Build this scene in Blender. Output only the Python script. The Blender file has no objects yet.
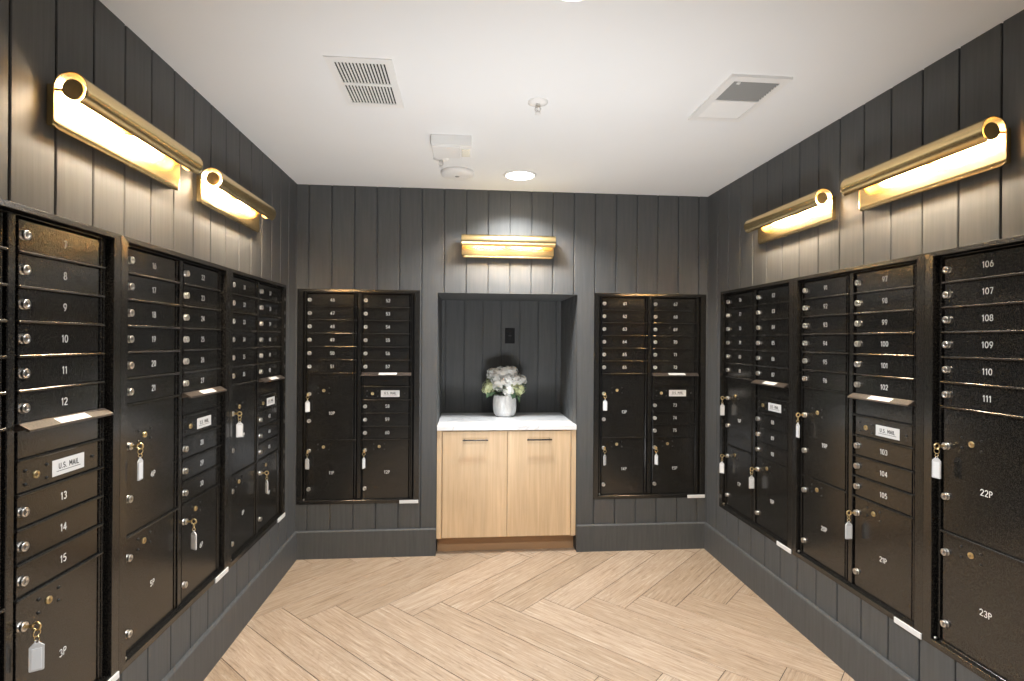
import bpy, bmesh, math, random
from mathutils import Vector, Matrix, Euler
random.seed(7)
PI = math.pi
COL = bpy.context.scene.collection
SC = bpy.context.scene

# ------------------------------------------------------------------ dimensions
W = 2.7686            # room width  (left wall x = 0, right wall x = W)
H = 2.4406            # ceiling height
REAR = -4.7           # how far the side walls run behind the camera
CW = 0.7906           # mailbox cabinet width
ZB, ZT = 0.3518, 1.7607   # cabinet bottom / top
PITCH = 0.1463        # panelling board pitch
NX0, NX1, NZ, ND = 0.910, 1.856, 1.747, 0.64   # niche

# ------------------------------------------------------------------ materials
def new_mat(name):
    m = bpy.data.materials.new(name); m.use_nodes = True
    nt = m.node_tree
    return m, nt, nt.nodes['Principled BSDF']

def simple(name, col, rough=0.5, metal=0.0, spec=0.5, **kw):
    m, nt, b = new_mat(name)
    b.inputs['Base Color'].default_value = (*col, 1)
    b.inputs['Roughness'].default_value = rough
    b.inputs['Metallic'].default_value = metal
    b.inputs['Specular IOR Level'].default_value = spec
    for k, v in kw.items():
        b.inputs[k.replace('_', ' ')].default_value = v
    return m

def N(nt, t, **props):
    n = nt.nodes.new(t)
    for k, v in props.items(): setattr(n, k, v)
    return n

def noise(nt, vec, scale, detail=4, rough=0.5, dist=0.0):
    n = N(nt, 'ShaderNodeTexNoise')
    n.inputs['Scale'].default_value = scale; n.inputs['Detail'].default_value = detail
    n.inputs['Roughness'].default_value = rough; n.inputs['Distortion'].default_value = dist
    nt.links.new(vec, n.inputs['Vector'])
    return n

def mapping(nt, src, scale):
    mp = N(nt, 'ShaderNodeMapping'); mp.inputs['Scale'].default_value = scale
    nt.links.new(src, mp.inputs['Vector']); return mp.outputs[0]

def ramp(nt, fac, stops):
    r = N(nt, 'ShaderNodeValToRGB')
    e = r.color_ramp.elements
    while len(e) < len(stops): e.new(0.5)
    for i, (p, c) in enumerate(stops):
        e[i].position = p; e[i].color = (*c, 1)
    nt.links.new(fac, r.inputs['Fac']); return r.outputs['Color']

def bump(nt, h, strength, dist, b):
    bp = N(nt, 'ShaderNodeBump'); bp.inputs['Strength'].default_value = strength
    bp.inputs['Distance'].default_value = dist
    nt.links.new(h, bp.inputs['Height']); nt.links.new(bp.outputs[0], b.inputs['Normal'])

def wall_paint():
    m, nt, b = new_mat('charcoal_paint')
    g = N(nt, 'ShaderNodeNewGeometry').outputs['Position']
    n1 = noise(nt, mapping(nt, g, (60, 60, 3.5)), 1.0, 5, 0.6)
    col = ramp(nt, n1.outputs['Fac'], [(0.3, (0.070, 0.0725, 0.074)), (0.7, (0.093, 0.0955, 0.097))])
    nt.links.new(col, b.inputs['Base Color'])
    b.inputs['Roughness'].default_value = 0.56
    b.inputs['Specular IOR Level'].default_value = 0.45
    n2 = noise(nt, mapping(nt, g, (160, 160, 6)), 1.0, 4, 0.6)
    bump(nt, n2.outputs['Fac'], 0.12, 0.002, b)
    return m

def box_metal():
    m, nt, b = new_mat('dark_bronze_textured_powder_coat')
    g = N(nt, 'ShaderNodeNewGeometry').outputs['Position']
    n2 = noise(nt, g, 270, 2, 0.7)
    flake = ramp(nt, n2.outputs['Fac'], [(0.36, (0.0032, 0.0031, 0.0029)), (0.50, (0.0070, 0.0066, 0.0060)), (0.68, (0.030, 0.0262, 0.0205))])
    nt.links.new(flake, b.inputs['Base Color'])
    b.inputs['Roughness'].default_value = 0.55
    b.inputs['Specular IOR Level'].default_value = 0.08
    bump(nt, n2.outputs['Fac'], 0.6, 0.003, b)
    b.inputs['Coat Weight'].default_value = 1.0
    b.inputs['Coat Roughness'].default_value = 0.17
    b.inputs['Coat IOR'].default_value = 1.64
    bp = N(nt, 'ShaderNodeBump'); bp.inputs['Strength'].default_value = 0.13; bp.inputs['Distance'].default_value = 0.001
    nt.links.new(n2.outputs['Fac'], bp.inputs['Height']); nt.links.new(bp.outputs[0], b.inputs['Coat Normal'])
    return m

def print_mat():
    # white screen print lying over the textured coat, so it shares the coat's grain
    m, nt, b = new_mat('white_print')
    g = N(nt, 'ShaderNodeNewGeometry').outputs['Position']
    b.inputs['Base Color'].default_value = (0.92, 0.92, 0.90, 1)
    b.inputs['Coat Weight'].default_value = 1.0; b.inputs['Coat Roughness'].default_value = 0.17; b.inputs['Coat IOR'].default_value = 1.64
    b.inputs['Roughness'].default_value = 0.5
    bump(nt, noise(nt, g, 270, 2, 0.7).outputs['Fac'], 0.6, 0.003, b)
    return m

def hood_metal():
    m, nt, b = new_mat('paler_hood_metal')  # same speckle as the cabinet metal, with a paler base colour
    g = N(nt, 'ShaderNodeNewGeometry').outputs['Position']
    n2 = noise(nt, g, 270, 2, 0.7)
    nt.links.new(ramp(nt, n2.outputs['Fac'], [(0.36, (0.024, 0.019, 0.016)), (0.66, (0.10, 0.080, 0.066))]), b.inputs['Base Color'])
    b.inputs['Roughness'].default_value = 0.4
    bump(nt, n2.outputs['Fac'], 0.3, 0.002, b)
    return m

def brass():
    m, nt, b = new_mat('satin_brass')
    g = N(nt, 'ShaderNodeTexCoord').outputs['Object']
    n1 = noise(nt, mapping(nt, g, (4, 300, 300)), 1.0, 3, 0.5)
    col = ramp(nt, n1.outputs['Fac'], [(0.3, (0.84, 0.62, 0.29)), (0.7, (0.92, 0.70, 0.37))])
    nt.links.new(col, b.inputs['Base Color'])
    b.inputs['Metallic'].default_value = 1; b.inputs['Roughness'].default_value = 0.26
    return m

def plank_mat():
    m, nt, b = new_mat('limed_oak_plank')
    uv = N(nt, 'ShaderNodeUVMap'); uv.uv_map = 'plank'
    at = N(nt, 'ShaderNodeAttribute'); at.attribute_name = 'tone'
    u = uv.outputs[0]
    fine = noise(nt, mapping(nt, u, (4.5, 85, 1)), 1.0, 6, 0.68, 0.5)
    cath = noise(nt, mapping(nt, u, (1.6, 11, 1)), 1.0, 3, 0.5, 1.3)
    # cathedral rings: bands of a warped noise
    mul = N(nt, 'ShaderNodeMath', operation='MULTIPLY'); mul.inputs[1].default_value = 13.0
    nt.links.new(cath.outputs['Fac'], mul.inputs[0])
    fr = N(nt, 'ShaderNodeMath', operation='PINGPONG'); fr.inputs[1].default_value = 0.5
    nt.links.new(mul.outputs[0], fr.inputs[0])
    c1 = ramp(nt, fine.outputs['Fac'], [(0.28, (0.205, 0.142, 0.090)), (0.43, (0.36, 0.268, 0.188)), (0.58, (0.43, 0.335, 0.245)), (0.75, (0.57, 0.485, 0.39))])
    c2 = ramp(nt, fr.outputs[0], [(0.0, (0.84, 0.82, 0.80)), (0.18, (1.0, 1.0, 1.0)), (0.5, (1.04, 1.04, 1.04))])
    mx = N(nt, 'ShaderNodeMix', data_type='RGBA', blend_type='MULTIPLY'); mx.inputs['Factor'].default_value = 0.8
    nt.links.new(c1, mx.inputs['A']); nt.links.new(c2, mx.inputs['B'])
    tone = ramp(nt, at.outputs['Fac'], [(0.0, (0.86, 0.84, 0.81)), (1.0, (1.06, 1.06, 1.07))])
    mx2 = N(nt, 'ShaderNodeMix', data_type='RGBA', blend_type='MULTIPLY'); mx2.inputs['Factor'].default_value = 1
    nt.links.new(mx.outputs['Result'], mx2.inputs['A']); nt.links.new(tone, mx2.inputs['B'])
    nt.links.new(mx2.outputs['Result'], b.inputs['Base Color'])
    b.inputs['Roughness'].default_value = 0.5
    b.inputs['Specular IOR Level'].default_value = 0.3
    bump(nt, fine.outputs['Fac'], 0.08, 0.001, b)
    return m

def maple():
    m, nt, b = new_mat('light_maple_veneer')
    g = N(nt, 'ShaderNodeNewGeometry').outputs['Position']
    n1 = noise(nt, mapping(nt, g, (55, 55, 2.2)), 1.0, 5, 0.6, 0.5)
    n2 = noise(nt, mapping(nt, g, (6, 6, 0.9)), 1.0, 3, 0.5, 1.2)
    c1 = ramp(nt, n1.outputs['Fac'], [(0.3, (0.68, 0.485, 0.285)), (0.7, (0.80, 0.60, 0.385))])
    c2 = ramp(nt, n2.outputs['Fac'], [(0.3, (0.9, 0.88, 0.86)), (0.7, (1.06, 1.06, 1.06))])
    mx = N(nt, 'ShaderNodeMix', data_type='RGBA', blend_type='MULTIPLY'); mx.inputs['Factor'].default_value = 1
    nt.links.new(c1, mx.inputs['A']); nt.links.new(c2, mx.inputs['B'])
    nt.links.new(mx.outputs['Result'], b.inputs['Base Color'])
    b.inputs['Roughness'].default_value = 0.42
    b.inputs['Specular IOR Level'].default_value = 0.4
    return m

def quartz():
    m, nt, b = new_mat('white_veined_quartz')
    g = N(nt, 'ShaderNodeNewGeometry').outputs['Position']
    n1 = noise(nt, mapping(nt, g, (2.6, 4.5, 2)), 1.0, 6, 0.55, 0.9)
    c = ramp(nt, n1.outputs['Fac'], [(0.470, (0.86, 0.86, 0.86)), (0.497, (0.66, 0.66, 0.67)), (0.512, (0.83, 0.83, 0.83)), (0.55, (0.86, 0.86, 0.86))])
    nt.links.new(c, b.inputs['Base Color'])
    b.inputs['Roughness'].default_value = 0.18
    return m

def ceiling_paint():
    m, nt, b = new_mat('white_ceiling_paint')
    g = N(nt, 'ShaderNodeNewGeometry').outputs['Position']
    n = noise(nt, g, 2.0, 3)
    c = ramp(nt, n.outputs['Fac'], [(0.3, (0.835, 0.84, 0.84)), (0.7, (0.855, 0.86, 0.86))])
    nt.links.new(c, b.inputs['Base Color'])
    b.inputs['Roughness'].default_value = 0.8; b.inputs['Specular IOR Level'].default_value = 0.2
    return m

def ceramic():
    m, nt, b = new_mat('white_textured_ceramic')
    g = N(nt, 'ShaderNodeTexCoord').outputs['Object']
    n = noise(nt, mapping(nt, g, (70, 70, 22)), 1.0, 4, 0.6)
    c = ramp(nt, n.outputs['Fac'], [(0.3, (0.66, 0.655, 0.65)), (0.65, (0.84, 0.835, 0.83))])
    nt.links.new(c, b.inputs['Base Color']); b.inputs['Roughness'].default_value = 0.4
    bump(nt, n.outputs['Fac'], 0.3, 0.004, b)
    return m

def emit(name, col, strength):
    m, nt, b = new_mat(name)
    b.inputs['Base Color'].default_value = (0.9, 0.9, 0.9, 1)
    b.inputs['Emission Color'].default_value = (*col, 1)
    b.inputs['Emission Strength'].default_value = strength
    return m

def leaf_mat():
    m, nt, b = new_mat('green_leaf')
    g = N(nt, 'ShaderNodeTexCoord').outputs['Object']
    n = noise(nt, g, 25, 3)
    c = ramp(nt, n.outputs['Fac'], [(0.3, (0.035, 0.085, 0.04)), (0.7, (0.14, 0.23, 0.12))])
    nt.links.new(c, b.inputs['Base Color']); b.inputs['Roughness'].default_value = 0.5
    return m

def petal_mat(name, c0, c1):
    m, nt, b = new_mat(name)
    g = N(nt, 'ShaderNodeTexCoord').outputs['Object']
    n = noise(nt, g, 40, 2)
    c = ramp(nt, n.outputs['Fac'], [(0.3, c0), (0.7, c1)])
    nt.links.new(c, b.inputs['Base Color']); b.inputs['Roughness'].default_value = 0.6
    return m

M = dict(
    wall=wall_paint(), metal=box_metal(), hood=hood_metal(), brass=brass(), plank=plank_mat(), maple=maple(), quartz=quartz(),
    ceiling=ceiling_paint(), ceramic=ceramic(), leaf=leaf_mat(),
    grout=simple('dark_grout', (0.045, 0.037, 0.03), 0.9),
    cavity=simple('dark_cavity', (0.012, 0.012, 0.012), 0.9),
    chrome=simple('nickel_lock', (0.78, 0.76, 0.73), 0.28, 1.0),
    brasskey=simple('polished_brass', (0.84, 0.66, 0.36), 0.28, 1.0),
    steel=simple('black_rivet', (0.012, 0.012, 0.012), 0.3),
    white=print_mat(),
    ink=simple('black_ink', (0.02, 0.02, 0.02), 0.6),
    decal=simple('white_decal', (0.80, 0.80, 0.79), 0.5),
    paper=simple('tag_paper', (0.74, 0.76, 0.78), 0.7),
    plastic=simple('clear_white_plastic', (0.82, 0.83, 0.84), 0.2, 0, 0.5, Transmission_Weight=0.25),
    whiteplastic=simple('white_plastic', (0.82, 0.81, 0.79), 0.45),
    whitemetal=simple('white_enamel', (0.84, 0.83, 0.81), 0.4),
    greyblade=simple('grey_damper', (0.30, 0.30, 0.29), 0.6),
    blackmetal=simple('dark_bronze_pull', (0.03, 0.024, 0.02), 0.35, 0.7),
    outlet=simple('black_outlet_plastic', (0.010, 0.010, 0.011), 0.5, 0, 0.2),
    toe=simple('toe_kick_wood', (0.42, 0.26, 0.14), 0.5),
    lens=emit('downlight_lens', (1.0, 0.97, 0.92), 14.0),
    bulb=emit('warm_tube', (1.0, 0.83, 0.62), 350.0),
    petal=petal_mat('white_petal', (0.86, 0.85, 0.79), (0.93, 0.93, 0.91)),
    petalg=petal_mat('pale_green_petal', (0.52, 0.56, 0.28), (0.72, 0.74, 0.48)),
    stem=simple('stem_green', (0.10, 0.17, 0.06), 0.6),
)

# ------------------------------------------------------------------ mesh helpers
def box(bm, x0, x1, y0, y1, z0, z1, bev=0.0, seg=1):
    vs = [bm.verts.new((x, y, z)) for x in (x0, x1) for y in (y0, y1) for z in (z0, z1)]
    q = [(0, 1, 3, 2), (4, 6, 7, 5), (0, 4, 5, 1), (2, 3, 7, 6), (0, 2, 6, 4), (1, 5, 7, 3)]
    fs = [bm.faces.new([vs[i] for i in f]) for f in q]
    if bev:
        es = list({e for f in fs for e in f.edges})
        bmesh.ops.bevel(bm, geom=es, offset=bev, segments=seg, affect='EDGES', profile=0.5)

def cyl(bm, p0, p1, r0, r1=None, n=16, cap=True):
    p0, p1 = Vector(p0), Vector(p1); r1 = r0 if r1 is None else r1
    d = (p1 - p0).normalized()
    a = d.orthogonal().normalized(); b = d.cross(a)
    A = [bm.verts.new(p0 + (a*math.cos(t) + b*math.sin(t))*r0) for t in [2*PI*i/n for i in range(n)]]
    B = [bm.verts.new(p1 + (a*math.cos(t) + b*math.sin(t))*r1) for t in [2*PI*i/n for i in range(n)]]
    for i in range(n):
        f = bm.faces.new((A[i], A[(i+1) % n], B[(i+1) % n], B[i])); f.smooth = True
    if cap:
        bm.faces.new(A[::-1]); bm.faces.new(B)

def lathe(bm, prof, n=32, c=(0, 0, 0), axis='Z'):
    """prof = [(radius, height)...] revolved about an axis through c"""
    rings = []
    c = Vector(c)
    for r, h in prof:
        ring = []
        for i in range(n):
            t = 2*PI*i/n
            v = (r*math.cos(t), r*math.sin(t), h) if axis == 'Z' else (r*math.cos(t), -h, r*math.sin(t))
            ring.append(bm.verts.new(c + Vector(v)))
        rings.append(ring)
    for A, B in zip(rings, rings[1:]):
        for i in range(n):
            f = bm.faces.new((A[i], A[(i+1) % n], B[(i+1) % n], B[i])); f.smooth = True
    if prof[0][0] > 1e-6: bm.faces.new(rings[0][::-1])
    if prof[-1][0] > 1e-6: bm.faces.new(rings[-1])

def torus(bm, c, R, r, ax, n=20, k=8, sx=1.0):
    """ring about axis vector ax"""
    ax = Vector(ax).normalized(); a = ax.orthogonal().normalized(); b = ax.cross(a); c = Vector(c)
    rings = []
    for i in range(n):
        t = 2*PI*i/n; d = a*math.cos(t) + b*math.sin(t)
        rings.append([bm.verts.new(c + d*(R + r*math.cos(s)) + ax*r*math.sin(s)) for s in [2*PI*j/k for j in range(k)]])
    for i in range(n):
        for j in range(k):
            f = bm.faces.new((rings[i][j], rings[(i+1) % n][j], rings[(i+1) % n][(j+1) % k], rings[i][(j+1) % k])); f.smooth = True

def extrude_poly(bm, pts, u0, u1, ax='x'):
    """closed polygon pts (p,q) extruded along axis ax from u0 to u1; p,q fill the other two axes in order"""
    def P(u, p, q):
        return (u, p, q) if ax == 'x' else ((p, u, q) if ax == 'y' else (p, q, u))
    A = [bm.verts.new(P(u0, p, q)) for p, q in pts]; B = [bm.verts.new(P(u1, p, q)) for p, q in pts]
    n = len(pts)
    for i in range(n): bm.faces.new((A[i], A[(i+1) % n], B[(i+1) % n], B[i]))
    bm.faces.new(A[::-1]); bm.faces.new(B)

def mesh(bm, name, m):
    bmesh.ops.recalc_face_normals(bm, faces=bm.faces)
    me = bpy.data.meshes.new(name); bm.to_mesh(me); bm.free()
    me.materials.append(m)
    return me

def link(name, me, parent=None, loc=(0, 0, 0), label=None):
    o = bpy.data.objects.new(name, me); COL.objects.link(o)
    o.location = loc
    if parent: o.parent = parent
    if label: o['label'] = label
    return o

def obj(name, bm, m, parent=None, loc=(0, 0, 0), label=None):
    return link(name, mesh(bm, name, m), parent, loc, label)

def struct(name, bm, m):
    o = obj(name, bm, m); o['kind'] = 'structure'; return o

def tag(o, label, cat, group=None):
    o['label'] = label; o['category'] = cat
    if group: o['group'] = group
    return o

def thing(name, label, cat, loc=(0, 0, 0), rz=0.0, group=None):
    o = bpy.data.objects.new(name, None); COL.objects.link(o)
    o.location = loc; o.rotation_euler = (0, 0, rz); o.empty_display_size = 0.1
    return tag(o, label, cat, group)

# ------------------------------------------------------------------ lettering (monoline strokes)
def arc(cx, cy, rx, ry, a0, a1, n=10):
    return [(cx + rx*math.cos(math.radians(a0 + (a1-a0)*i/n)), cy + ry*math.sin(math.radians(a0 + (a1-a0)*i/n))) for i in range(n+1)]

GLYPH = {
    '0': (0.58, [arc(.29, .5, .26, .5, 90, 450, 20)]),
    '1': (0.34, [[(.03, .80), (.22, 1), (.22, 0)]]),
    '2': (0.56, [arc(.28, .72, .24, .28, 165, -30, 10) + [(.04, 0), (.54, 0)]]),
    '3': (0.56, [arc(.26, .75, .22, .25, 150, -90, 10), arc(.26, .26, .25, .26, 90, -150, 10)]),
    '4': (0.60, [[(.42, 0), (.42, 1), (.03, .27), (.58, .27)]]),
    '5': (0.56, [[(.48, 1), (.12, 1), (.08, .56)] + arc(.26, .31, .25, .31, 130, -140, 12)]),
    '6': (0.58, [arc(.29, .31, .25, .31, 0, 360, 18), [(.06, .38), (.14, .66), (.36, 1)]]),
    '7': (0.54, [[(.03, 1), (.50, 1), (.20, 0)]]),
    '8': (0.56, [arc(.28, .75, .20, .25, 0, 360, 16), arc(.28, .26, .25, .26, 0, 360, 16)]),
    '9': (0.58, [arc(.29, .69, .25, .31, 0, 360, 18), [(.52, .62), (.44, .34), (.22, 0)]]),
    'P': (0.52, [[(.06, 0), (.06, 1), (.26, 1)] + arc(.26, .74, .24, .26, 90, -90, 10) + [(.06, .48)]]),
    'U': (0.62, [[(.06, 1), (.06, .28)] + arc(.31, .26, .25, .26, 180, 360, 10) + [(.56, 1)]]),
    'S': (0.56, [arc(.28, .75, .22, .25, 35, 270, 12) + arc(.28, .26, .24, .26, 90, -150, 12)]),
    'M': (0.74, [[(.06, 0), (.06, 1), (.37, .35), (.68, 1), (.68, 0)]]),
    'A': (0.62, [[(.02, 0), (.31, 1), (.60, 0)], [(.12, .33), (.50, .33)]]),
    'I': (0.14, [[(.07, 0), (.07, 1)]]),
    'L': (0.48, [[(.06, 1), (.06, 0), (.46, 0)]]),
    '.': (0.16, [[(.06, 0), (.10, 0.01)]]),
    ' ': (0.34, []),
}

def text_bm(s, h, t, y, gap=0.17):
    """stroke lettering of height h centred on the local origin, facing -Y, front face at y"""
    bm = bmesh.new()
    w = sum(GLYPH[c][0] for c in s) + gap*(len(s)-1)
    x = -w/2
    yb = y + 0.0008
    for c in s:
        gw, paths = GLYPH[c]
        for path in paths:
            P = [Vector(((x+px)*h, 0, (pz-.5)*h)) for px, pz in path]
            for i, p in enumerate(P):
                vs = [(p.x + t/2*math.cos(2*PI*k/8), p.z + t/2*math.sin(2*PI*k/8)) for k in range(8)]
                F = [bm.verts.new((a, y, b)) for a, b in vs]
                bm.faces.new(F)
            for a, b in zip(P, P[1:]):
                d = b-a
                if d.length < 1e-6: continue
                d.normalize(); n = Vector((-d.z, 0, d.x))*t/2
                bm.faces.new([bm.verts.new((q.x, y - 0.00005, q.z)) for q in (a+n, b+n, b-n, a-n)])
                for sgn in (1, -1):
                    bm.faces.new([bm.verts.new(v) for v in ((a.x+sgn*n.x, y, a.z+sgn*n.z), (b.x+sgn*n.x, y, b.z+sgn*n.z), (b.x+sgn*n.x, yb, b.z+sgn*n.z), (a.x+sgn*n.x, yb, a.z+sgn*n.z))])
        x += gw + gap
    return bm

# ------------------------------------------------------------------ room shell
def board_wall(name, segs, place):
    """segs: (u0,u1,z0,z1) rectangles of vertical boards already cut to board columns; place maps (u,depth,z)"""
    bm = bmesh.new()
    g, ch, dep = 0.0030, 0.0022, 0.010
    def P(u, d, z): return bm.verts.new(place(u, d, z))
    for u0, u1, z0, z1, e0, e1 in segs:
        a0 = u0 + (g if e0 else 0); a1 = u1 - (g if e1 else 0)
        c0 = ch if e0 else 0; c1 = ch if e1 else 0
        # front face with two eased long edges, returns into the groove, groove floor
        cols = [(u0, -dep), (a0, -dep), (a0, -ch if c0 else 0), (a0+c0, 0), (a1-c1, 0), (a1, -ch if c1 else 0), (a1, -dep), (u1, -dep)]
        lo = [P(u, d, z0) for u, d in cols]; hi = [P(u, d, z1) for u, d in cols]
        lb = [P(u0, -0.024, z0), P(u1, -0.024, z0)]; hb = [P(u0, -0.024, z1), P(u1, -0.024, z1)]
        for i in range(len(cols)-1):
            bm.faces.new((lo[i], lo[i+1], hi[i+1], hi[i]))
        bm.faces.new((lb[0], lb[1], hb[1], hb[0]))
        bm.faces.new(lo + [lb[1], lb[0]]); bm.faces.new(hi + [hb[1], hb[0]])
    bmesh.ops.remove_doubles(bm, verts=bm.verts, dist=1e-6)
    return struct(name, bm, M['wall'])

def columns(u_start, u_end, ref):
    """board columns between u_start and u_end with joints at ref + k*PITCH"""
    k = math.ceil((u_start - ref)/PITCH - 1e-6)
    us = [u_start]
    while ref + k*PITCH < u_end - 1e-6:
        if ref + k*PITCH > u_start + 0.006: us.append(ref + k*PITCH)
        k += 1
    us.append(u_end)
    return list(zip(us, us[1:]))

def cut_segs(cols, openings, z0, z1):
    """cut each board column by openings (u0,u1,za,zb)"""
    out = []
    U0 = cols[0][0]; U1 = cols[-1][1]
    for a, b in cols:
        br = sorted({a, b} | {x for o in openings for x in o[:2] if a < x < b})
        for p, q in zip(br, br[1:]):
            mid = (p+q)/2
            spans = [(z0, z1)]
            for (oa, ob, za, zb) in openings:
                if oa < mid < ob:
                    new = []
                    for s, e in spans:
                        if zb <= s or za >= e: new.append((s, e)); continue
                        if za > s: new.append((s, za))
                        if zb < e: new.append((zb, e))
                    spans = new
            for s, e in spans:
                out.append((p, q, s, e, p == a and p != U0, q == b and q != U1))
    return out

IN = 0.014
L0 = -0.2120          # far end of the left bank (towards the back wall)
R0 = -0.2026
cols = columns(REAR, 0.0, -0.751)
board_wall('wall_left', cut_segs(cols, [(L0-3*CW+IN, L0-IN, ZB+IN, ZT-IN)], 0, H), lambda u, d, z: (d, u, z))
cols = columns(REAR, 0.0, -0.889)
board_wall('wall_right', cut_segs(cols, [(R0-3*CW+IN, R0-IN, ZB+IN, ZT-IN)], 0, H), lambda u, d, z: (W-d, u, z))
cols = columns(0.0, W, 0.0735)
BL, BR = 0.0045, 1.9722
board_wall('wall_back', cut_segs(cols, [(BL+IN, BL+CW-IN, ZB+IN, ZT-IN), (BR+IN, BR+CW-IN, ZB+IN, ZT-IN), (NX0, NX1, -1, NZ)], 0, H), lambda u, d, z: (u, -d, z))
# the niche: its own back, sides and top
cols = columns(NX0, NX1, 0.0735 + 6*PITCH - 0.012)
board_wall('wall_niche', cut_segs(cols, [], 0, NZ), lambda u, d, z: (u, ND-d, z))
board_wall('wall_niche_left', cut_segs(columns(0.024, ND, 0.15), [], 0, NZ), lambda u, d, z: (NX0+d, u, z))
board_wall('wall_niche_right', cut_segs(columns(0.024, ND, 0.15), [], 0, NZ), lambda u, d, z: (NX1-d, u, z))
bm = bmesh.new(); box(bm, NX0-0.024, NX1+0.024, 0.024, ND+0.024, NZ, NZ+0.03); struct('ceiling_niche', bm, M['wall'])

def baseboard(name, u0, u1, place):
    bm = bmesh.new()
    pts = [(0, 0), (0.016, 0), (0.016, 0.174), (0.011, 0.181), (0, 0.181)]
    A = [bm.verts.new(place(u0, d, z)) for d, z in pts]; B = [bm.verts.new(place(u1, d, z)) for d, z in pts]
    for i in range(5): bm.faces.new((A[i], A[(i+1) % 5], B[(i+1) % 5], B[i]))
    bm.faces.new(A); bm.faces.new(B)
    return struct(name, bm, M['wall'])
baseboard('baseboard_left', REAR, -0.016, lambda u, d, z: (d, u, z))
baseboard('baseboard_right', REAR, -0.016, lambda u, d, z: (W-d, u, z))
baseboard('baseboard_back', 0.0, NX0-0.001, lambda u, d, z: (u, -d, z))
baseboard('baseboard_back', NX1+0.001, W, lambda u, d, z: (u, -d, z))

bm = bmesh.new(); box(bm, -0.4, W+0.4, REAR, ND+0.1, H, H+0.06); struct('ceiling', bm, M['ceiling'])

# floor: 45-degree herringbone, 1:5 planks, real joints over a dark bed
def make_floor():
    bm = bmesh.new(); uvl = bm.loops.layers.uv.new('plank'); tl = bm.faces.layers.float.new('tone')
    w = 0.1988; n = 5; s2 = math.sqrt(.5); g = 0.0016
    ax, ay = 1.5365, -0.6487          # an upper vertex of the zigzag
    rnd = random.Random(3)
    def XY(a, b): return (ax + (a+b)*s2, ay + (b-a)*s2)
    def plank(a0, a1, b0, b1, along_a):
        cx, cy = XY((a0+a1)/2, (b0+b1)/2)
        if not (-0.75 < cx < W+0.75 and REAR-0.5 < cy < ND+0.6): return
        a0 += g; a1 -= g; b0 += g; b1 -= g
        tone = rnd.random(); ou, ov = rnd.random()*50, rnd.random()*50
        ch = 0.0012
        def ring(e, z): return [bm.verts.new((*XY(a, b), z)) for a, b in ((a0+e, b0+e), (a1-e, b0+e), (a1-e, b1-e), (a0+e, b1-e))]
        lo = ring(0, -0.004); mid = ring(0, -0.0008); top = ring(ch, 0.0)
        fs = [bm.faces.new(top)]
        for A, B in ((lo, mid), (mid, top)):
            for i in range(4): fs.append(bm.faces.new((A[i], A[(i+1) % 4], B[(i+1) % 4], B[i])))
        for f in fs:
            f[tl] = tone
            for l in f.loops:
                x, y = l.vert.co.x - ax, l.vert.co.y - ay
                a, b = (x-y)*s2, (x+y)*s2
                l[uvl].uv = (a+ou, b+ov) if along_a else (b+ou, a+ov)
    for fam in range(-4, 5):
        for k in range(-45, 45):
            # the upper vertex is the corner (k, k+1) of the A plank
            A0, B0 = k, k-1 + fam*10
            plank(A0*w, (A0+n)*w, B0*w, (B0+1)*w, True)
            plank(A0*w, (A0+1)*w, (B0+1)*w, (B0+1+n)*w, False)
    for co, no in (((-0.02, 0, 0), (-1, 0, 0)), ((W+0.02, 0, 0), (1, 0, 0)), ((0, ND+0.02, 0), (0, 1, 0)), ((0, REAR, 0), (0, -1, 0))):
        bmesh.ops.bisect_plane(bm, geom=bm.verts[:]+bm.edges[:]+bm.faces[:], plane_co=co, plane_no=no, clear_outer=True)
    me = bpy.data.meshes.new('floor'); 
    # bed under the joints
    vs = [bm.verts.new(v) for v in ((-0.02, REAR, -0.0022), (W+0.02, REAR, -0.0022), (W+0.02, ND+0.02, -0.0022), (-0.02, ND+0.02, -0.0022))]
    f = bm.faces.new(vs); f.material_index = 1
    bm.to_mesh(me); bm.free()
    me.materials.append(M['plank']); me.materials.append(M['grout'])
    o = link('floor', me); o['kind'] = 'structure'
make_floor()

# ------------------------------------------------------------------ mailbox cabinets
U = 0.0876                      # height of one tenant box
ZD = 1.7358 - ZB                # top of the first row, cabinet-local
D1 = (0.0610, 0.3580); D2 = (0.4210, 0.7180)     # door spans of the two columns
HT = ZT - ZB
FY = -0.016                     # door face (part-local)
RC = 0.034                      # how far doors, shelves and mullion sit back in the frame

def door_mesh(h, name):
    bm = bmesh.new(); box(bm, 0, D1[1]-D1[0], FY, FY+0.010, 0.0024, h-0.0064, 0.0016, 2); return mesh(bm, name, M['metal'])
ME = {}
ME['door'] = door_mesh(U, 'door')
ME['p5'] = door_mesh(5*U, 'parcel_door'); ME['p45'] = door_mesh(4.5*U, 'parcel_door')

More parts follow.
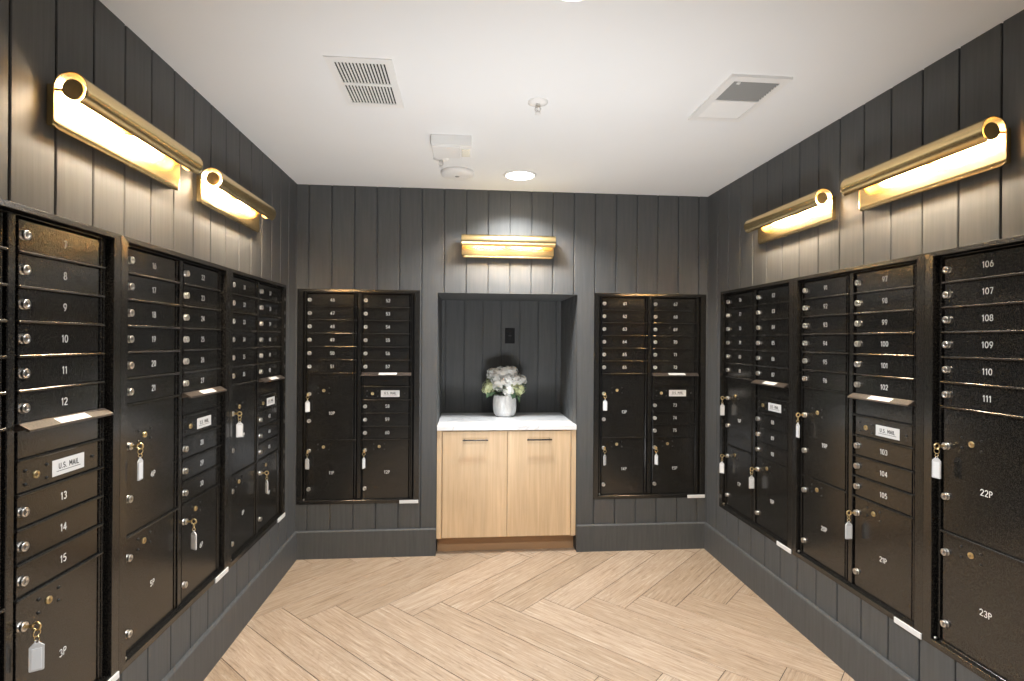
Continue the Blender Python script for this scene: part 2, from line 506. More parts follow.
def frame_mesh():
    bm = bmesh.new()
    o, i, t = 0.0, 0.036, 0.0185
    # sloped outer trim ring (mitred)
    def ring(e, et, eb, y): return [bm.verts.new(v) for v in ((e, y, eb), (CW-e, y, eb), (CW-e, y, HT-et), (e, y, HT-et))]
    rs = [ring(0, 0, 0, 0.001), ring(0, 0, 0, -0.0010), ring(0.001, 0.001, 0.001, -0.0020), ring(0.0345, 0.0160, 0.0220, -0.0030), ring(0.036, 0.0175, 0.0235, -0.0018), ring(0.036, 0.0175, 0.0235, 0.038)]
    for A, B in zip(rs, rs[1:]):
        for k in range(4): bm.faces.new((A[k], A[(k+1) % 4], B[(k+1) % 4], B[k]))
    nv = len(bm.verts)
    # inner channel ring
    for x0, x1 in ((0.044, 0.052), (0.734, 0.742)):
        box(bm, x0, x1, -0.019, 0.004, 0.027, HT-0.021, 0.001)
    box(bm, 0.052, 0.734, -0.018, 0.004, HT-0.0246, HT-0.0205, 0.001)
    box(bm, 0.052, 0.734, -0.018, 0.004, 0.0222, 0.0272, 0.001)
    # mullion
    box(bm, 0.3840, 0.4080, -0.0205, 0.004, 0.03, HT-0.024, 0.002)
    # shelf edges between the doors
    zs1 = [ZD-U*k for k in range(1, 7)] + [ZD-11*U]
    zs2 = [ZD-U*k for k in range(1, 6)] + [ZD-U*7, ZD-U*8, ZD-U*9, ZD-U*10, ZD-U*11]
    for z in zs1: box(bm, 0.056, 0.380, -0.0265, 0.004, z-0.0060, z+0.0020, 0.0036, 3)
    for z in zs2: box(bm, 0.412, 0.734, -0.0265, 0.004, z-0.0060, z+0.0020, 0.0036, 3)
    bm.verts.ensure_lookup_table()
    bmesh.ops.translate(bm, verts=bm.verts[nv:], vec=(0, RC, 0))
    return mesh(bm, 'frame', M['metal'])
ME['frame'] = frame_mesh()
bm = bmesh.new(); box(bm, 0.018, CW-0.018, 0.037, 0.385, 0.018, HT-0.018); ME['body'] = mesh(bm, 'body', M['cavity'])
bm = bmesh.new(); box(bm, -0.004, 0.004, -0.0178, 0.003, 0.033, HT-0.027, 0.0025, 2); ME['hinge'] = mesh(bm, 'hinge', M['metal'])

# lock: round cam lock standing out of the door, with its key slot
bm = bmesh.new()
lathe(bm, [(0.0130, 0.0145), (0.0130, 0.0175), (0.0112, 0.0185), (0.0108, 0.0235), (0.0122, 0.0245), (0.0122, 0.0270), (0.0110, 0.0283), (0.0062, 0.0283), (0.0058, 0.0276), (0.0, 0.0276)], 20, axis='Y')
ME['lock'] = mesh(bm, 'lock', M['chrome'])
ME['lock'].materials.append(M['ink'])
bm = bmesh.new(); bm.from_mesh(ME['lock'])
nf = len(bm.faces); box(bm, -0.0007, 0.0007, -0.0279, -0.0272, -0.0042, 0.0042)
bm.faces.ensure_lookup_table()
for f in bm.faces[nf:]: f.material_index = 1
bm.to_mesh(ME['lock']); bm.free()
bm = bmesh.new()
lathe(bm, [(0.0105, 0.0145), (0.0105, 0.0185), (0.0090, 0.0200), (0.0060, 0.0200), (0.0055, 0.0192), (0.0, 0.0192)], 20, axis='Y')
nf = len(bm.faces); box(bm, -0.0007, 0.0007, -0.0195, -0.0188, -0.004, 0.004)
bm.faces.ensure_lookup_table()
for f in bm.faces[nf:]: f.material_index = 1
ME['mlock'] = mesh(bm, 'master_lock', M['brasskey']); ME['mlock'].materials.append(M['ink'])
bm = bmesh.new(); lathe(bm, [(0.0046, 0.0145), (0.0046, 0.0172), (0.0030, 0.0196), (0.0, 0.0202)], 12, axis='Y'); ME['rivet'] = mesh(bm, 'rivet', M['steel'])

# outgoing-mail hood, its plate, the mail label
bm = bmesh.new()
extrude_poly(bm, [(-0.0150, 0.004), (-0.024, 0.0045), (-0.0500, -0.0105), (-0.0510, -0.0160), (-0.0475, -0.0160), (-0.024, -0.0035), (-0.0150, -0.004)], 0.414, 0.7345)
for e in (0.414, 0.7325): extrude_poly(bm, [(-0.015, 0.003), (-0.024, 0.003), (-0.040, -0.010), (-0.015, -0.016)], e, e+0.002)
ME['flap'] = mesh(bm, 'flap', M['hood'])
bm = bmesh.new()
def on_flap(t, off): # point along the sloping top of the hood
    y = -0.024 - 0.0260*t; z = 0.0045 - 0.0150*t; n = Vector((0, -0.0150, 0.0260)).normalized()
    return (y + n.y*off, z + n.z*off)
a, b = on_flap(0.12, 0.0004), on_flap(0.92, 0.0004); c, d = on_flap(0.92, -0.0003), on_flap(0.12, -0.0003)
extrude_poly(bm, [a, b, c, d], 0.524, 0.642); ME['flaplabel'] = mesh(bm, 'slot_label', M['decal'])
bm = bmesh.new(); box(bm, 0, D1[1]-D1[0], FY, FY+0.010, 0.0022, U-0.007, 0.0016, 2); ME['slotplate'] = mesh(bm, 'outgoing_slot', M['metal'])
bm = bmesh.new(); box(bm, -0.061, 0.061, FY-0.0008, FY+0.001, -0.022, 0.022, 0.0003); ME['mlabel'] = mesh(bm, 'mail_label', M['decal'])
bm = text_bm('U.S. MAIL', 0.0140, 0.0024, FY-0.0012, 0.20)
for f in list(bm.faces): pass
box(bm, -0.046, 0.046, FY-0.0012, FY-0.0007, -0.0140, -0.0126)
bmesh.ops.translate(bm, verts=bm.verts, vec=(0, 0, 0.003))
ME['mtext'] = mesh(bm, 'mail_lettering', M['ink'])
bm = bmesh.new(); box(bm, 0.664, 0.788, -0.0065, -0.0015, -0.003, 0.0185, 0.0006); ME['strip'] = mesh(bm, 'label_strip', M['decal'])
bm = bmesh.new(); lathe(bm, [(0.005, -0.011), (0.005, -0.0035), (0.003, -0.0015), (0, -0.0015)], 10, c=(0.046, 0, 0.030), axis='Y'); ME['screw'] = mesh(bm, 'screw', M['chrome'])

def number(parent, s, x, z):
    bm = text_bm(s, 0.0195, 0.0024, FY-0.0006, 0.2)
    o = obj('box_number', bm, M['white'], parent, (x, 0, z)); return o

LOCKX = 0.0135
KEYSPOT = {}
def tenant(root, c0, ztop, num):
    d = link('door', ME['door'], root, (c0, RC, ztop-U))
    link('lock', ME['lock'], d, (LOCKX, 0, U*0.48))
    number(d, str(num), 0.158, U*0.49)
def parcel(root, c0, ztop, kind, name, h):
    d = link('parcel_door', ME[kind], root, (c0, RC, ztop-h))
    if kind == 'p5': zk, zl, zb, zn = 0.139, 0.315, 0.116, 0.265
    else: zk, zl, zb, zn = 0.073, 0.325, 0.049, 0.219
    link('lock', ME['lock'], d, (LOCKX, 0, h-zk)); link('lock', ME['lock'], d, (LOCKX, 0, h-zl))
    link('master_lock', ME['mlock'], d, (0.106, 0, h-zb))
    for sx in (-0.035, 0.035):
        for sz in (-0.0175, 0.0175): link('rivet', ME['rivet'], d, (0.106+sx, 0, h-zb+sz))
    number(d, name, 0.158, h-zn)
    KEYSPOT[name] = root.matrix_basis @ Vector((c0+LOCKX, RC-0.0285, ztop-zk))

def cabinet(idx, loc, rz, label):
    root = thing('mailbox_cabinet', label, 'mailbox', loc, rz, 'black wall mailbox cabinets')
    n0 = 15*idx + 1; p0 = 3*idx + 1
    link('body', ME['body'], root); link('frame', ME['frame'], root)
    link('hinge', ME['hinge'], root, (0.3700, RC, 0)); link('hinge', ME['hinge'], root, (0.7275, RC, 0))
    for k in range(6): tenant(root, D1[0], ZD-U*k, n0+k)
    parcel(root, D1[0], ZD-6*U, 'p5', '%dP' % p0, 5*U); parcel(root, D1[0], ZD-11*U, 'p45', '%dP' % (p0+1), 4.5*U)
    for k in range(6): tenant(root, D2[0], ZD-U*k, n0+6+k)
    s = link('outgoing_slot', ME['slotplate'], root, (D2[0], RC, ZD-7*U))
    link('flap', ME['flap'], s, (-D2[0], 0, U), 'sloping hood over the outgoing mail slot'); link('slot_label', ME['flaplabel'], s, (-D2[0], 0, U), 'white strip label on the hood')
    p = link('mail_panel', ME['door'], root, (D2[0], RC, ZD-8*U))
    link('mail_label', ME['mlabel'], p, (0.176, 0, U*0.44), 'white plate reading U.S. MAIL'); link('mail_lettering', ME['mtext'], p, (0.176, 0, U*0.44))
    link('master_lock', ME['mlock'], p, (0.060, 0, U*0.44))
    for sx in (-0.035, 0.035):
        for sz in (-0.0175, 0.0175): link('rivet', ME['rivet'], p, (0.060+sx, 0, U*0.44+sz))
    link('rivet', ME['rivet'], p, (0.271, 0, U*0.46))
    for k in range(3): tenant(root, D2[0], ZD-U*(8+k), n0+12+k)
    parcel(root, D2[0], ZD-11*U, 'p45', '%dP' % (p0+2), 4.5*U)
    link('label_strip', ME['strip'], root, (0, 0, 0), 'small white strip label at the bottom right corner'); link('screw', ME['screw'], root)
    return root

LW, RW = PI/2, -PI/2
for i in range(3):
    y = L0 - CW*(3-i)
    a = 15*i+1
    cabinet(i, (0, y, ZB), LW, 'black mailbox cabinet on left wall with boxes %d to %d and parcel box %dP' % (a+6, a+14, 3*i+3))
cabinet(3, (BL, 0, ZB), 0, 'black mailbox cabinet on back wall left of niche with boxes 46 to 60')
cabinet(4, (BR, 0, ZB), 0, 'black mailbox cabinet on back wall right of niche with boxes 61 to 75')
for i in range(3):
    y = R0 - CW*i
    a = 15*(5+i)+1
    lab = 'black mailbox cabinet on right wall with boxes %d to %d' % ((a, a+14) if i < 2 else (a, a+5))
    if i == 2: lab = 'black mailbox cabinet on right wall with boxes 106 to 111, 22P and 23P'
    cabinet(5+i, (W, y, ZB), RW, lab)

# ------------------------------------------------------------------ keys left hanging in the parcel locks
CAM = Vector((1.0993, -3.6097, 1.4318))
bm = bmesh.new()
box(bm, -0.0011, 0.0011, -0.016, 0.004, -0.004, 0.004, 0.0004)
torus(bm, (0, -0.0265, 0), 0.0095, 0.0030, (1, 0, 0), 18, 6)
ME['key'] = mesh(bm, 'key_blade', M['brasskey'])
bm = bmesh.new(); torus(bm, (0, 0, 0), 0.0095, 0.0013, (0, 1, 0), 20, 6); ME['ring'] = mesh(bm, 'split_ring', M['brasskey'])
bm = bmesh.new(); torus(bm, (0, 0, 0), 0.0060, 0.0012, (1, 0, 0), 16, 6); ME['link'] = mesh(bm, 'chain_link', M['brasskey'])
bm = bmesh.new()
def chamfer_tag(bm, w, zt, zb, y0, y1, c):
    extrude_poly(bm, [(-w+c*1.0, zt), (w-c*1.0, zt), (w, zt-c), (w, zb+0.002), (w-0.002, zb), (-w+0.002, zb), (-w, zb+0.002), (-w, zt-c)], y0, y1, 'y')
chamfer_tag(bm, 0.0150, 0.0, -0.070, -0.0022, 0.0022, 0.009)
torus(bm, (0, 0, 0.002), 0.0040, 0.0014, (0, 1, 0), 14, 6)
ME['tag'] = mesh(bm, 'tag', M['plastic'])
bm = bmesh.new(); box(bm, -0.0105, 0.0105, -0.0027, 0.0027, -0.066, -0.013, 0.0004); ME['paper'] = mesh(bm, 'paper_insert', M['paper'])

KEYS = {'3P': .47, '4P': .20, '6P': .26, '7P': .46, '9P': .17, '10P': .44, '11P': .34, '12P': .27, '13P': .44, '14P': .24, '15P': .32,
        '16P': .40, '17P': .43, '18P': .42, '19P': .20, '21P': .37, '22P': .375}
for i, (name, ratio) in enumerate(KEYS.items()):
    p = KEYSPOT[name]; idx = (int(name[:-1])-1)//3
    rz = LW if idx < 3 else (0 if idx < 5 else RW)
    t = thing('key', 'brass key with white tag hanging in the lock of parcel box %s' % name, 'key', p, rz, 'tagged keys hanging in the parcel box locks')
    link('key_blade', ME['key'], t, (0, 0.001, 0))
    r = link('split_ring', ME['ring'], t, (0, -0.0265, -0.0165)); r.rotation_euler = (0, 0, random.uniform(-.5, .5))
    l = link('chain_link', ME['link'], t, (0, -0.0265, -0.0310))
    # the tag hangs turned about the vertical
    d = CAM - p; ang_cam = math.atan2(d.y, d.x) + PI/2      # world yaw that faces the viewer
    off = math.acos(min(1, ratio/0.475)) * (1 if i % 2 else -1)
    g = link('tag', ME['tag'], t, (0, -0.0265, -0.0420)); g.rotation_euler = (0, 0, ang_cam + off - rz)
    link('paper_insert', ME['paper'], g, (0, 0, 0), 'pale grey paper slip in the tag')

# ------------------------------------------------------------------ brass wall lights
SL = 0.622                      # length
def sconce_meshes():
    R, t, yp = 0.0405, 0.0025, -0.022
    zc, zb = 0.0, -0.104
    cy = yp - R
    # shade and back plate are one rolled sheet: plate up, over, and down the front
    prof = [(yp, zb)]
    prof += [(yp, zb + 0.02*k) for k in range(1, 5)]
    for k in range(0, 37):
        a = math.radians(180 - k*(180+60)/36.0)
        prof.append((cy - R*math.cos(a), zc + R*math.sin(a)))
    inner = []
    bm = bmesh.new()
    us = [-SL/2, -SL/2+0.004, -SL/2+0.011, -SL/2+0.022, SL/2-0.022, SL/2-0.011, SL/2-0.004, SL/2]
    rc = 0.022
    def trim(u):              # rounded lower corners of the plate
        d = SL/2 - abs(u)
        return 0 if d >= rc else rc - math.sqrt(max(0, rc*rc - (rc-d)**2))
    V = {}
    for iu, u in enumerate(us):
        for ip, (y, z) in enumerate(prof):
            zz = max(z, zb + trim(u)) if ip < 5 else z
            # outward normal of the sheet
            if ip < 5: ny, nz = 1.0, 0.0
            else:
                nn = Vector((y-cy, z-zc)).normalized(); ny, nz = nn.x, nn.y
            V[iu, ip, 0] = bm.verts.new((u, y, zz)); V[iu, ip, 1] = bm.verts.new((u, y + ny*t, zz + nz*t))
    nu, npf = len(us), len(prof)
    def quad(*k):
        try:
            f = bm.faces.new([V[i] for i in k]); f.smooth = True
        except ValueError: pass
    for i in range(nu-1):
        for j in range(npf-1):
            for s in (0, 1): quad((i, j, s), (i+1, j, s), (i+1, j+1, s), (i, j+1, s))
        for j in (0, npf-1): quad((i, j, 0), (i+1, j, 0), (i+1, j, 1), (i, j, 1))
    for i in (0, nu-1):
        for j in range(npf-1): quad((i, j, 0), (i, j+1, 0), (i, j+1, 1), (i, j, 1))
    bmesh.ops.remove_doubles(bm, verts=bm.verts, dist=1e-5)
    shade = mesh(bm, 'shade', M['brass'])
    bm = bmesh.new(); box(bm, -SL/2+0.005, SL/2-0.005, yp+t-0.0005, 0.0005, zb+0.007, 0.012, 0.003); mount = mesh(bm, 'mounting_plate', M['brass'])
    bm = bmesh.new()
    cyl(bm, (-0.004, cy, zc), (0.004, cy, zc), 0.0265, n=32); cyl(bm, (0, cy, zc), (0, yp, zc-0.002), 0.0035, n=10)
    cap = mesh(bm, 'end_cap', M['brass'])
    bm = bmesh.new(); cyl(bm, (0.022, cy-0.008, zc+0.006), (0.225, cy-0.008, zc+0.006), 0.0115, n=16); bulb = mesh(bm, 'bulb', M['bulb'])
    bm = bmesh.new(); cyl(bm, (-0.022, cy-0.008, zc+0.006), (0.022, cy-0.008, zc+0.006), 0.014, n=16); box(bm, -0.012, 0.012, cy, yp, zc-0.006, zc+0.006, 0.001); sock = mesh(bm, 'lamp_socket', M['brass'])
    return shade, mount, cap, bulb, sock
SM = sconce_meshes()
def sconce(loc, rz, label):
    t = thing('wall_light', label, 'wall light', loc, rz, 'brass picture lights above the mailboxes')
    link('mounting_plate', SM[1], t); link('shade', SM[0], t)
    link('end_cap', SM[2], t, (-SL/2+0.012, 0, 0)); link('end_cap', SM[2], t, (SL/2-0.012, 0, 0))
    link('bulb', SM[3], t); b = link('bulb', SM[3], t); b.rotation_euler = (0, 0, 0); b.location = (-0.247, 0, 0)
    link('lamp_socket', SM[4], t)
SZ = 2.0860
sconce((0, -1.797, SZ), LW, 'lit brass tube wall light above boxes 7 to 12 on left wall')
sconce((0, -1.010, SZ), LW, 'lit brass tube wall light above boxes 22 to 27 on left wall')
sconce((1.377, 0, SZ), 0, 'lit brass tube wall light on back wall above the niche')
sconce((W, -1.000, SZ), RW, 'lit brass tube wall light above boxes 91 to 96 on right wall')
sconce((W, -1.787, SZ), RW, 'lit brass tube wall light above boxes 106 to 111 on right wall')

# ------------------------------------------------------------------ niche: base cabinet, worktop, vase, flowers, outlet
bc = thing('base_cabinet', 'light maple two-door base cabinet under white worktop in niche', 'cabinet', ((NX0+NX1)/2, 0, 0))
hw = (NX1-NX0)/2 - 0.002
bm = bmesh.new(); box(bm, -hw+0.030, hw-0.030, 0.022, ND-0.002, 0.108, 0.826); obj('carcass', bm, M['maple'], bc)
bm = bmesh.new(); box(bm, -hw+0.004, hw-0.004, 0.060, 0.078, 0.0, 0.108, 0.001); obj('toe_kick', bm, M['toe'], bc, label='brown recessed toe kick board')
for s in (-1, 1):
    bm = bmesh.new(); box(bm, -0.017, 0.017, 0.008, 0.030, 0.104, 0.826, 0.001); obj('side_filler', bm, M['maple'], bc, (s*(hw-0.017), 0, 0))
    bm = bmesh.new(); box(bm, -0.2155, 0.2155, 0.001, 0.021, 0.110, 0.8205, 0.0015, 2); d = obj('door', bm, M['maple'], bc, (s*0.2175, 0, 0))
    bm = bmesh.new()
    box(bm, -0.085, 0.085, -0.030, -0.022, 0.761, 0.771, 0.0015)
    for e in (-0.072, 0.072): cyl(bm, (e, -0.023, 0.766), (e, 0.003, 0.766), 0.004, n=10)
    obj('handle', bm, M['blackmetal'], d, (-s*0.2175 + s*0.2155, 0, 0), 'dark bronze bar pull')
bm = bmesh.new(); box(bm, NX0+0.002, NX1-0.002, -0.006, ND-0.001, 0.828, 0.8600, 0.002, 2)
tag(obj('worktop', bm, M['quartz']), 'white grey-veined stone worktop on the maple cabinet in niche', 'worktop')

VX, VY, VZ = 1.396, 0.455, 0.860
bm = bmesh.new()
lathe(bm, [(0.0, 0.0), (0.060, 0.0), (0.078, 0.006), (0.090, 0.024), (0.0965, 0.052), (0.0985, 0.085), (0.0975, 0.120), (0.0935, 0.150), (0.090, 0.163), (0.087, 0.166), (0.084, 0.162), (0.088, 0.130), (0.088, 0.075), (0.078, 0.030), (0.0, 0.018)], 40)
vase = obj('vase', bm, M['ceramic'], None, (VX, VY, VZ)); vase.scale = (0.91, 0.91, 0.97); tag(vase, 'white mottled ceramic vase with round base on the worktop', 'vase')

fl = thing('bouquet', 'bunch of white and pale green hydrangeas in the white vase', 'flowers', (VX, VY, VZ+0.03))
def head_mesh(R, n, seed, m):
    rnd = random.Random(seed); bm = bmesh.new()
    for i in range(n):
        zz = 1 - 2*(i+.5)/n
        if zz < -0.75: continue
        ph = i*2.39996; rr = math.sqrt(1-zz*zz)
        nrm = Vector((rr*math.cos(ph), rr*math.sin(ph), zz))
        nrm = (nrm + Vector([rnd.uniform(-.22, .22) for _ in range(3)])).normalized()
        c = nrm*R*rnd.uniform(0.86, 1.04)
        a = nrm.orthogonal().normalized(); b = nrm.cross(a); t0 = rnd.random()*PI
        s = R*rnd.uniform(0.26, 0.34)
        for k in range(4):
            t = t0 + k*PI/2
            d = a*math.cos(t)+b*math.sin(t); e = nrm.cross(d)
            cu = rnd.uniform(-0.1, 0.35)
            pts = [c, c+d*s*.45+e*s*.42+nrm*s*.14, c+d*s*.95+e*s*.30+nrm*s*cu, c+d*s*1.08+nrm*s*cu*.8, c+d*s*.95-e*s*.30+nrm*s*cu, c+d*s*.45-e*s*.42+nrm*s*.14]
            vs = [bm.verts.new(p) for p in pts]
            mid = bm.verts.new(c+d*s*.55+nrm*s*.02)
            for q in range(6):
                f = bm.faces.new((vs[q], vs[(q+1) % 6], mid)); f.smooth = True
    bmesh.ops.create_icosphere(bm, subdivisions=2, radius=R*0.72)
    me = bpy.data.meshes.new('blossom'); bm.to_mesh(me); bm.free(); me.materials.append(m); return me
HW = [head_mesh(0.062, 70, 1, M['petal']), head_mesh(0.062, 70, 2, M['petal'])]
HG = head_mesh(0.055, 60, 5, M['petalg'])
for i, (x, y, z, s, me) in enumerate([
    (-0.085, 0.0, 0.285, 0.85, HW[0]), (-0.020, -0.020, 0.280, 1.05, HW[1]), (0.055, 0.0, 0.280, 1.0, HW[0]), (0.020, -0.065, 0.225, 1.05, HW[1]),
    (-0.045, -0.060, 0.215, 0.85, HW[0]), (0.110, -0.020, 0.235, 0.85, HW[1]), (0.0, 0.075, 0.26, 1.0, HW[0]), (0.020, -0.095, 0.170, 0.70, HW[0]),
    (-0.125, -0.025, 0.190, 0.95, HG), (0.105, -0.055, 0.170, 0.80, HG), (-0.09, 0.07, 0.23, .9, HG), (0.085, .075, .225, .9, HW[1]), (0.075, -0.055, 0.245, 0.75, HW[1]), (-0.065, -0.050, 0.255, 0.7, HW[0]), (0.02, -0.035, 0.30, 0.8, HW[0]), (0.065, -0.085, 0.205, 0.6, HG)]):
    o = link('blossom', me, fl, (x, y, z), 'pale green blossom head' if me is HG else None)
    o.scale = (s, s, s*0.9); o.rotation_euler = (i*0.7, i*1.3, i*2.1)
def leaf_mesh(L, Wd):
    bm = bmesh.new(); n = 8; rows = []
    for i in range(n+1):
        t = i/n; w = Wd*math.sin(PI*min(1, t*1.0)**0.8)*(1-0.25*t)
        x = L*t; z = -0.25*L*t*t
        rows.append([bm.verts.new((x, -w, z+w*0.35)), bm.verts.new((x, 0, z)), bm.verts.new((x, w, z+w*0.35))])
    for A, B in zip(rows, rows[1:]):
        for k in (0, 1):
            f = bm.faces.new((A[k], A[k+1], B[k+1], B[k])); f.smooth = True
    bmesh.ops.solidify(bm, geom=bm.faces[:], thickness=0.0008)
    return mesh(bm, 'leaf', M['leaf'])
LM = leaf_mesh(0.085, 0.026)
for x, y, z, az, el, s in [(-0.05, -0.045, 0.245, 200, 25, .9), (-0.06, -0.06, 0.155, 225, -5, 1.0), (-0.035, -0.075, 0.165, 260, 10, .9), (0.045, -0.075, 0.165, 285, -25, .95), (0.075, -0.06, 0.145, 300, -30, 1.0),
                           (0.09, -0.02, 0.165, 340, -5, .9), (0.06, -0.085, 0.19, 310, 10, .8), (-0.085, 0.0, 0.165, 175, -10, 1.0), (0.0, -0.085, 0.20, 250, 15, .7), (0.1, 0.03, .18, 20, 5, 1.0), (-0.07, .05, .17, 140, 5, 1.0), (-0.075, -0.055, .225, 190, 40, .8), (-0.03, -0.085, 0.175, 215, 25, .9), (-0.085, -0.03, .235, 165, 45, .8), (0.055, -0.095, 0.155, 265, -20, .9), (0.02, -0.09, .215, 20, 30, .7), (0.11, -0.05, .2, 330, 25, .8), (-0.02, -0.10, 0.185, 300, 5, .8), (-0.10, -0.05, .16, 230, -25, .9)]:
    o = link('leaf', LM, fl, (x, y, z)); o.rotation_euler = Euler((math.radians(random.uniform(-30, 30)), -math.radians(el), math.radians(az)), 'XYZ'); o.scale = (s, s, s)
bm = bmesh.new()
for x, y, z in [(-0.07, 0, .26), (-0.02, -.02, .26), (.05, 0, .26), (.02, -.06, .2), (-.10, -.02, .18), (.085, -.04, .16), (0, .06, .24), (.08, .06, .2), (-.08, .06, .2)]:
    cyl(bm, (x*.25, y*.25, 0.0), (x*.8, y*.8, z*.95), 0.0035, n=8)
obj('stems', bm, M['stem'], fl)

ot = thing('wall_outlet', 'black double wall outlet on the dark niche back wall above the vase', 'outlet', (1.447, ND, 1.469))
bm = bmesh.new(); box(bm, -0.039, 0.039, -0.006, 0.0, -0.061, 0.061, 0.003, 2); obj('cover_plate', bm, M['outlet'], ot)
bm = bmesh.new(); box(bm, -0.018, 0.018, -0.0085, -0.005, -0.034, 0.034, 0.0015)
obj('receptacle', bm, M['outlet'], ot)
bm = bmesh.new()
for z in (-0.021, 0.021):
    for x in (-0.0065, 0.0065): box(bm, x-0.001, x+0.001, -0.009, -0.0082, z-0.002, z+0.006)
    cyl(bm, (0, -0.009, z-0.008), (0, -0.0082, z-0.008), 0.0025, n=10)
box(bm, -0.012, 0.012, -0.0095, -0.0082, -0.0045, 0.0045, 0.0005)
obj('socket_slots', bm, M['ink'], ot)

# ------------------------------------------------------------------ ceiling fittings
def downlight(x, y, label, DL):
    t = thing('ceiling_light', label, 'ceiling light', (x, y, H), 0, 'round recessed ceiling lights')
    bm = bmesh.new(); lathe(bm, [(0.086, 0.0), (0.100, 0.0), (0.100, -0.003), (0.094, -0.007), (0.086, -0.008), (0.086, -0.0005)], 40); obj('trim_ring', bm, M['whitemetal'], t)
    bm = bmesh.new(); lathe(bm, [(0.0, -0.0100), (0.066, -0.0090), (0.0855, -0.005), (0.0855, 0.0)], 40); obj('lens', bm, M['lens'], t, label='glowing white lens')
    l = bpy.data.lights.new('downlight_lamp', 'AREA'); l.shape = 'DISK'; l.size = 0.15; l.energy = DL; l.spread = math.radians(128); l.color = (0.95, 0.98, 1.0)
    o = bpy.data.objects.new('downlight_lamp', l); COL.objects.link(o); o.location = (0, 0, -0.012); o.parent = t
downlight(1.421, -0.350, 'round lit ceiling light close to the back wall above the niche', 25.0)
downlight(1.395, -2.130, 'round lit ceiling light in the middle of ceiling nearer the viewer', 42.0)
downlight(1.395, -3.900, 'added round ceiling light out of view behind the viewer', 30.0)  # unseen downlight, added for more light from behind the camera

v = thing('return_vent', 'white slotted square ceiling vent near left wall', 'vent', (0.707, -1.447, H))
bm = bmesh.new()
hx, hy = 0.120, 0.201
ox, oy = 0.094, 0.168
for a in ((-hx, hx, -hy, -oy), (-hx, hx, oy, hy), (-hx, -ox, -oy, oy), (ox, hx, -oy, oy), (-ox, ox, -0.009, 0.009)): box(bm, a[0], a[1], a[2], a[3], -0.005, 0.0)
obj('frame', bm, M['whitemetal'], v)
bm = bmesh.new()
ns = 15
for k in range(ns+1):
    x = -ox + 2*ox*k/ns
    for y0, y1 in ((-oy, -0.009), (0.009, oy)): box(bm, x-0.0032, x+0.0032, y0, y1, -0.0045, 0.0)
obj('grille_bars', bm, M['whitemetal'], v)
bm = bmesh.new(); box(bm, -ox, ox, -oy, oy, -0.0012, 0.0); obj('vent_backing', bm, M['cavity'], v, label='thin black sheet painted as the shade in the slots')  # flat black sheet stands in for the shade inside the slots

v = thing('supply_vent', 'white louvred ceiling vent near right wall with one half open grey', 'vent', (2.210, -1.466, H))
bm = bmesh.new()
ox, oy = 0.092, 0.164
for a in ((-hx, hx, -hy, -oy), (-hx, hx, oy, hy), (-hx, -ox, -oy, oy), (ox, hx, -oy, oy), (-ox, ox, -0.004, 0.012)): box(bm, a[0], a[1], a[2], a[3], -0.0105, 0.0)
obj('frame', bm, M['whitemetal'], v)
bm = bmesh.new(); bm2 = bmesh.new()
nb = 9
for k in range(nb):
    y = -oy + (oy-0.006)*(k+0.5)/nb
    extrude_poly(bm, [(y-0.006, -0.001), (y-0.0052, -0.0005), (y+0.0062, -0.0095), (y+0.0054, -0.010)], -ox, ox)
    y = 0.012 + (oy-0.012)*(k+0.5)/nb
    extrude_poly(bm2, [(y-0.009, -0.0012), (y-0.0082, -0.0006), (y+0.0102, -0.0095), (y+0.0094, -0.0102)], -ox, ox)
obj('open_louvres', bm, M['greyblade'], v, label='grey louvres of the open half'); obj('closed_louvres', bm2, M['whitemetal'], v)
bm = bmesh.new(); box(bm, -ox, ox, -oy, oy, -0.0004, 0.0); obj('vent_backing', bm, M['greyblade'], v)
bm = bmesh.new(); box(bm, -0.078, -0.066, -0.163, -0.151, -0.016, -0.010, 0.001); obj('damper_lever', bm, M['whitemetal'], v)

def sprinkler(x, y, label):
    t = thing('sprinkler_head', label, 'sprinkler', (x, y, H), 0, 'pendent ceiling sprinklers')
    bm = bmesh.new(); lathe(bm, [(0.0, -0.010), (0.020, -0.010), (0.030, -0.006), (0.043, -0.003), (0.043, 0.0)], 28); obj('escutcheon', bm, M['whitemetal'], t)
    bm = bmesh.new(); cyl(bm, (0, 0, -0.008), (0, 0, -0.020), 0.010, n=14)
    for s in (-1, 1):
        cyl(bm, (s*0.008, 0, -0.018), (s*0.012, 0, -0.032), 0.0022, n=8); cyl(bm, (s*0.012, 0, -0.032), (0, 0, -0.046), 0.0022, n=8)
    cyl(bm, (0, 0, -0.020), (0, 0, -0.044), 0.0022, n=8)
    obj('frame_arms', bm, M['chrome'], t)
    bm = bmesh.new(); lathe(bm, [(0.0, -0.049), (0.013, -0.049), (0.013, -0.047), (0.0, -0.046)], 18)
    obj('deflector', bm, M['whitemetal'], t)
sprinkler(1.396, -1.354, 'small pendent sprinkler alone in the middle of the ceiling')
sprinkler(0.955, -0.600, 'small pendent sprinkler between the white box and round detector')

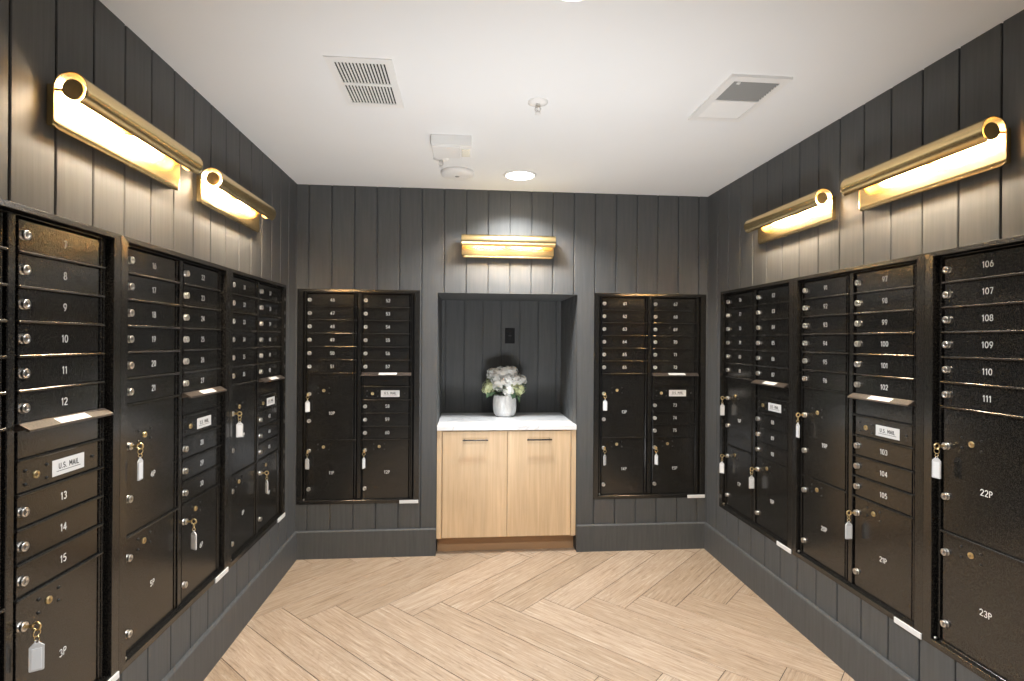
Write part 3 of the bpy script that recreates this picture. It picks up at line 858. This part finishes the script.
al = thing('alarm_box', 'white rectangular alarm box fixed to the ceiling behind the left vent', 'alarm', (1.022, -0.870, H))
bm = bmesh.new(); box(bm, -0.099, 0.099, -0.085, 0.085, -0.052, 0.0, 0.004, 2); obj('housing', bm, M['whiteplastic'], al)
bm = bmesh.new(); box(bm, -0.096, 0.045, -0.079, 0.082, -0.061, -0.050, 0.003, 2); obj('cover', bm, M['whiteplastic'], al)
bm = bmesh.new(); box(bm, 0.050, 0.092, -0.040, 0.060, -0.060, -0.050, 0.004, 2); obj('strobe_lens', bm, simple('frosted_strobe', (0.86, 0.84, 0.74), 0.25), al, label='cream strobe lens')
sd = thing('smoke_detector', 'round white ceiling detector between the alarm box and back wall', 'detector', (1.042, -0.370, H))
bm = bmesh.new(); lathe(bm, [(0.0, -0.028), (0.080, -0.028), (0.097, -0.022), (0.100, -0.012), (0.100, 0.0)], 44); obj('housing', bm, M['whiteplastic'], sd)
bm = bmesh.new(); lathe(bm, [(0.0, -0.031), (0.010, -0.031), (0.014, -0.028), (0.014, -0.026)], 20); obj('sensor', bm, M['greyblade'], sd)
bm = bmesh.new(); torus(bm, (0, 0, -0.0275), 0.074, 0.0018, (0, 0, 1), 40, 6); obj('grille_ring', bm, M['whiteplastic'], sd)

# ------------------------------------------------------------------ lights and world
l = bpy.data.lights.new('added_uplight', 'SPOT'); l.energy = 215; l.spot_size = math.radians(104); l.spot_blend = 1.0; l.shadow_soft_size = 0.35; l.color = (0.93, 0.965, 1.0)  # unseen spot added low over the floor to brighten the ceiling
o = bpy.data.objects.new('added_uplight', l); COL.objects.link(o); o.location = (1.38, -2.30, 0.12)
d = Vector((1.38, -0.35, H)) - Vector(o.location); o.rotation_euler = d.to_track_quat('-Z', 'Y').to_euler()

w = bpy.data.worlds.new('world'); SC.world = w; w.use_nodes = True
w.node_tree.nodes['Background'].inputs[0].default_value = (1.0, 0.97, 0.93, 1); w.node_tree.nodes['Background'].inputs[1].default_value = 0.12

# ------------------------------------------------------------------ camera
cam = bpy.data.cameras.new('camera'); cam.sensor_width = 36.0; cam.sensor_fit = 'HORIZONTAL'; cam.lens = 537.63*36/1024; cam.clip_start = 0.02
co = bpy.data.objects.new('camera', cam); COL.objects.link(co)
yaw, rol = -0.0857, -0.0068
Rw = Matrix.Rotation(yaw, 3, 'Z') @ Matrix.Rotation(rol, 3, 'Y')
B = Matrix(((1, 0, 0), (0, 0, -1), (0, 1, 0)))          # camera axes: x right, y up, -z forward
co.matrix_world = Matrix.Translation(CAM) @ (Rw @ B).to_4x4()
SC.camera = co
vs = SC.view_settings; vs.view_transform = 'Standard'; vs.look = 'None'; vs.exposure = 0.0; vs.gamma = 1.0; vs.use_curve_mapping = False
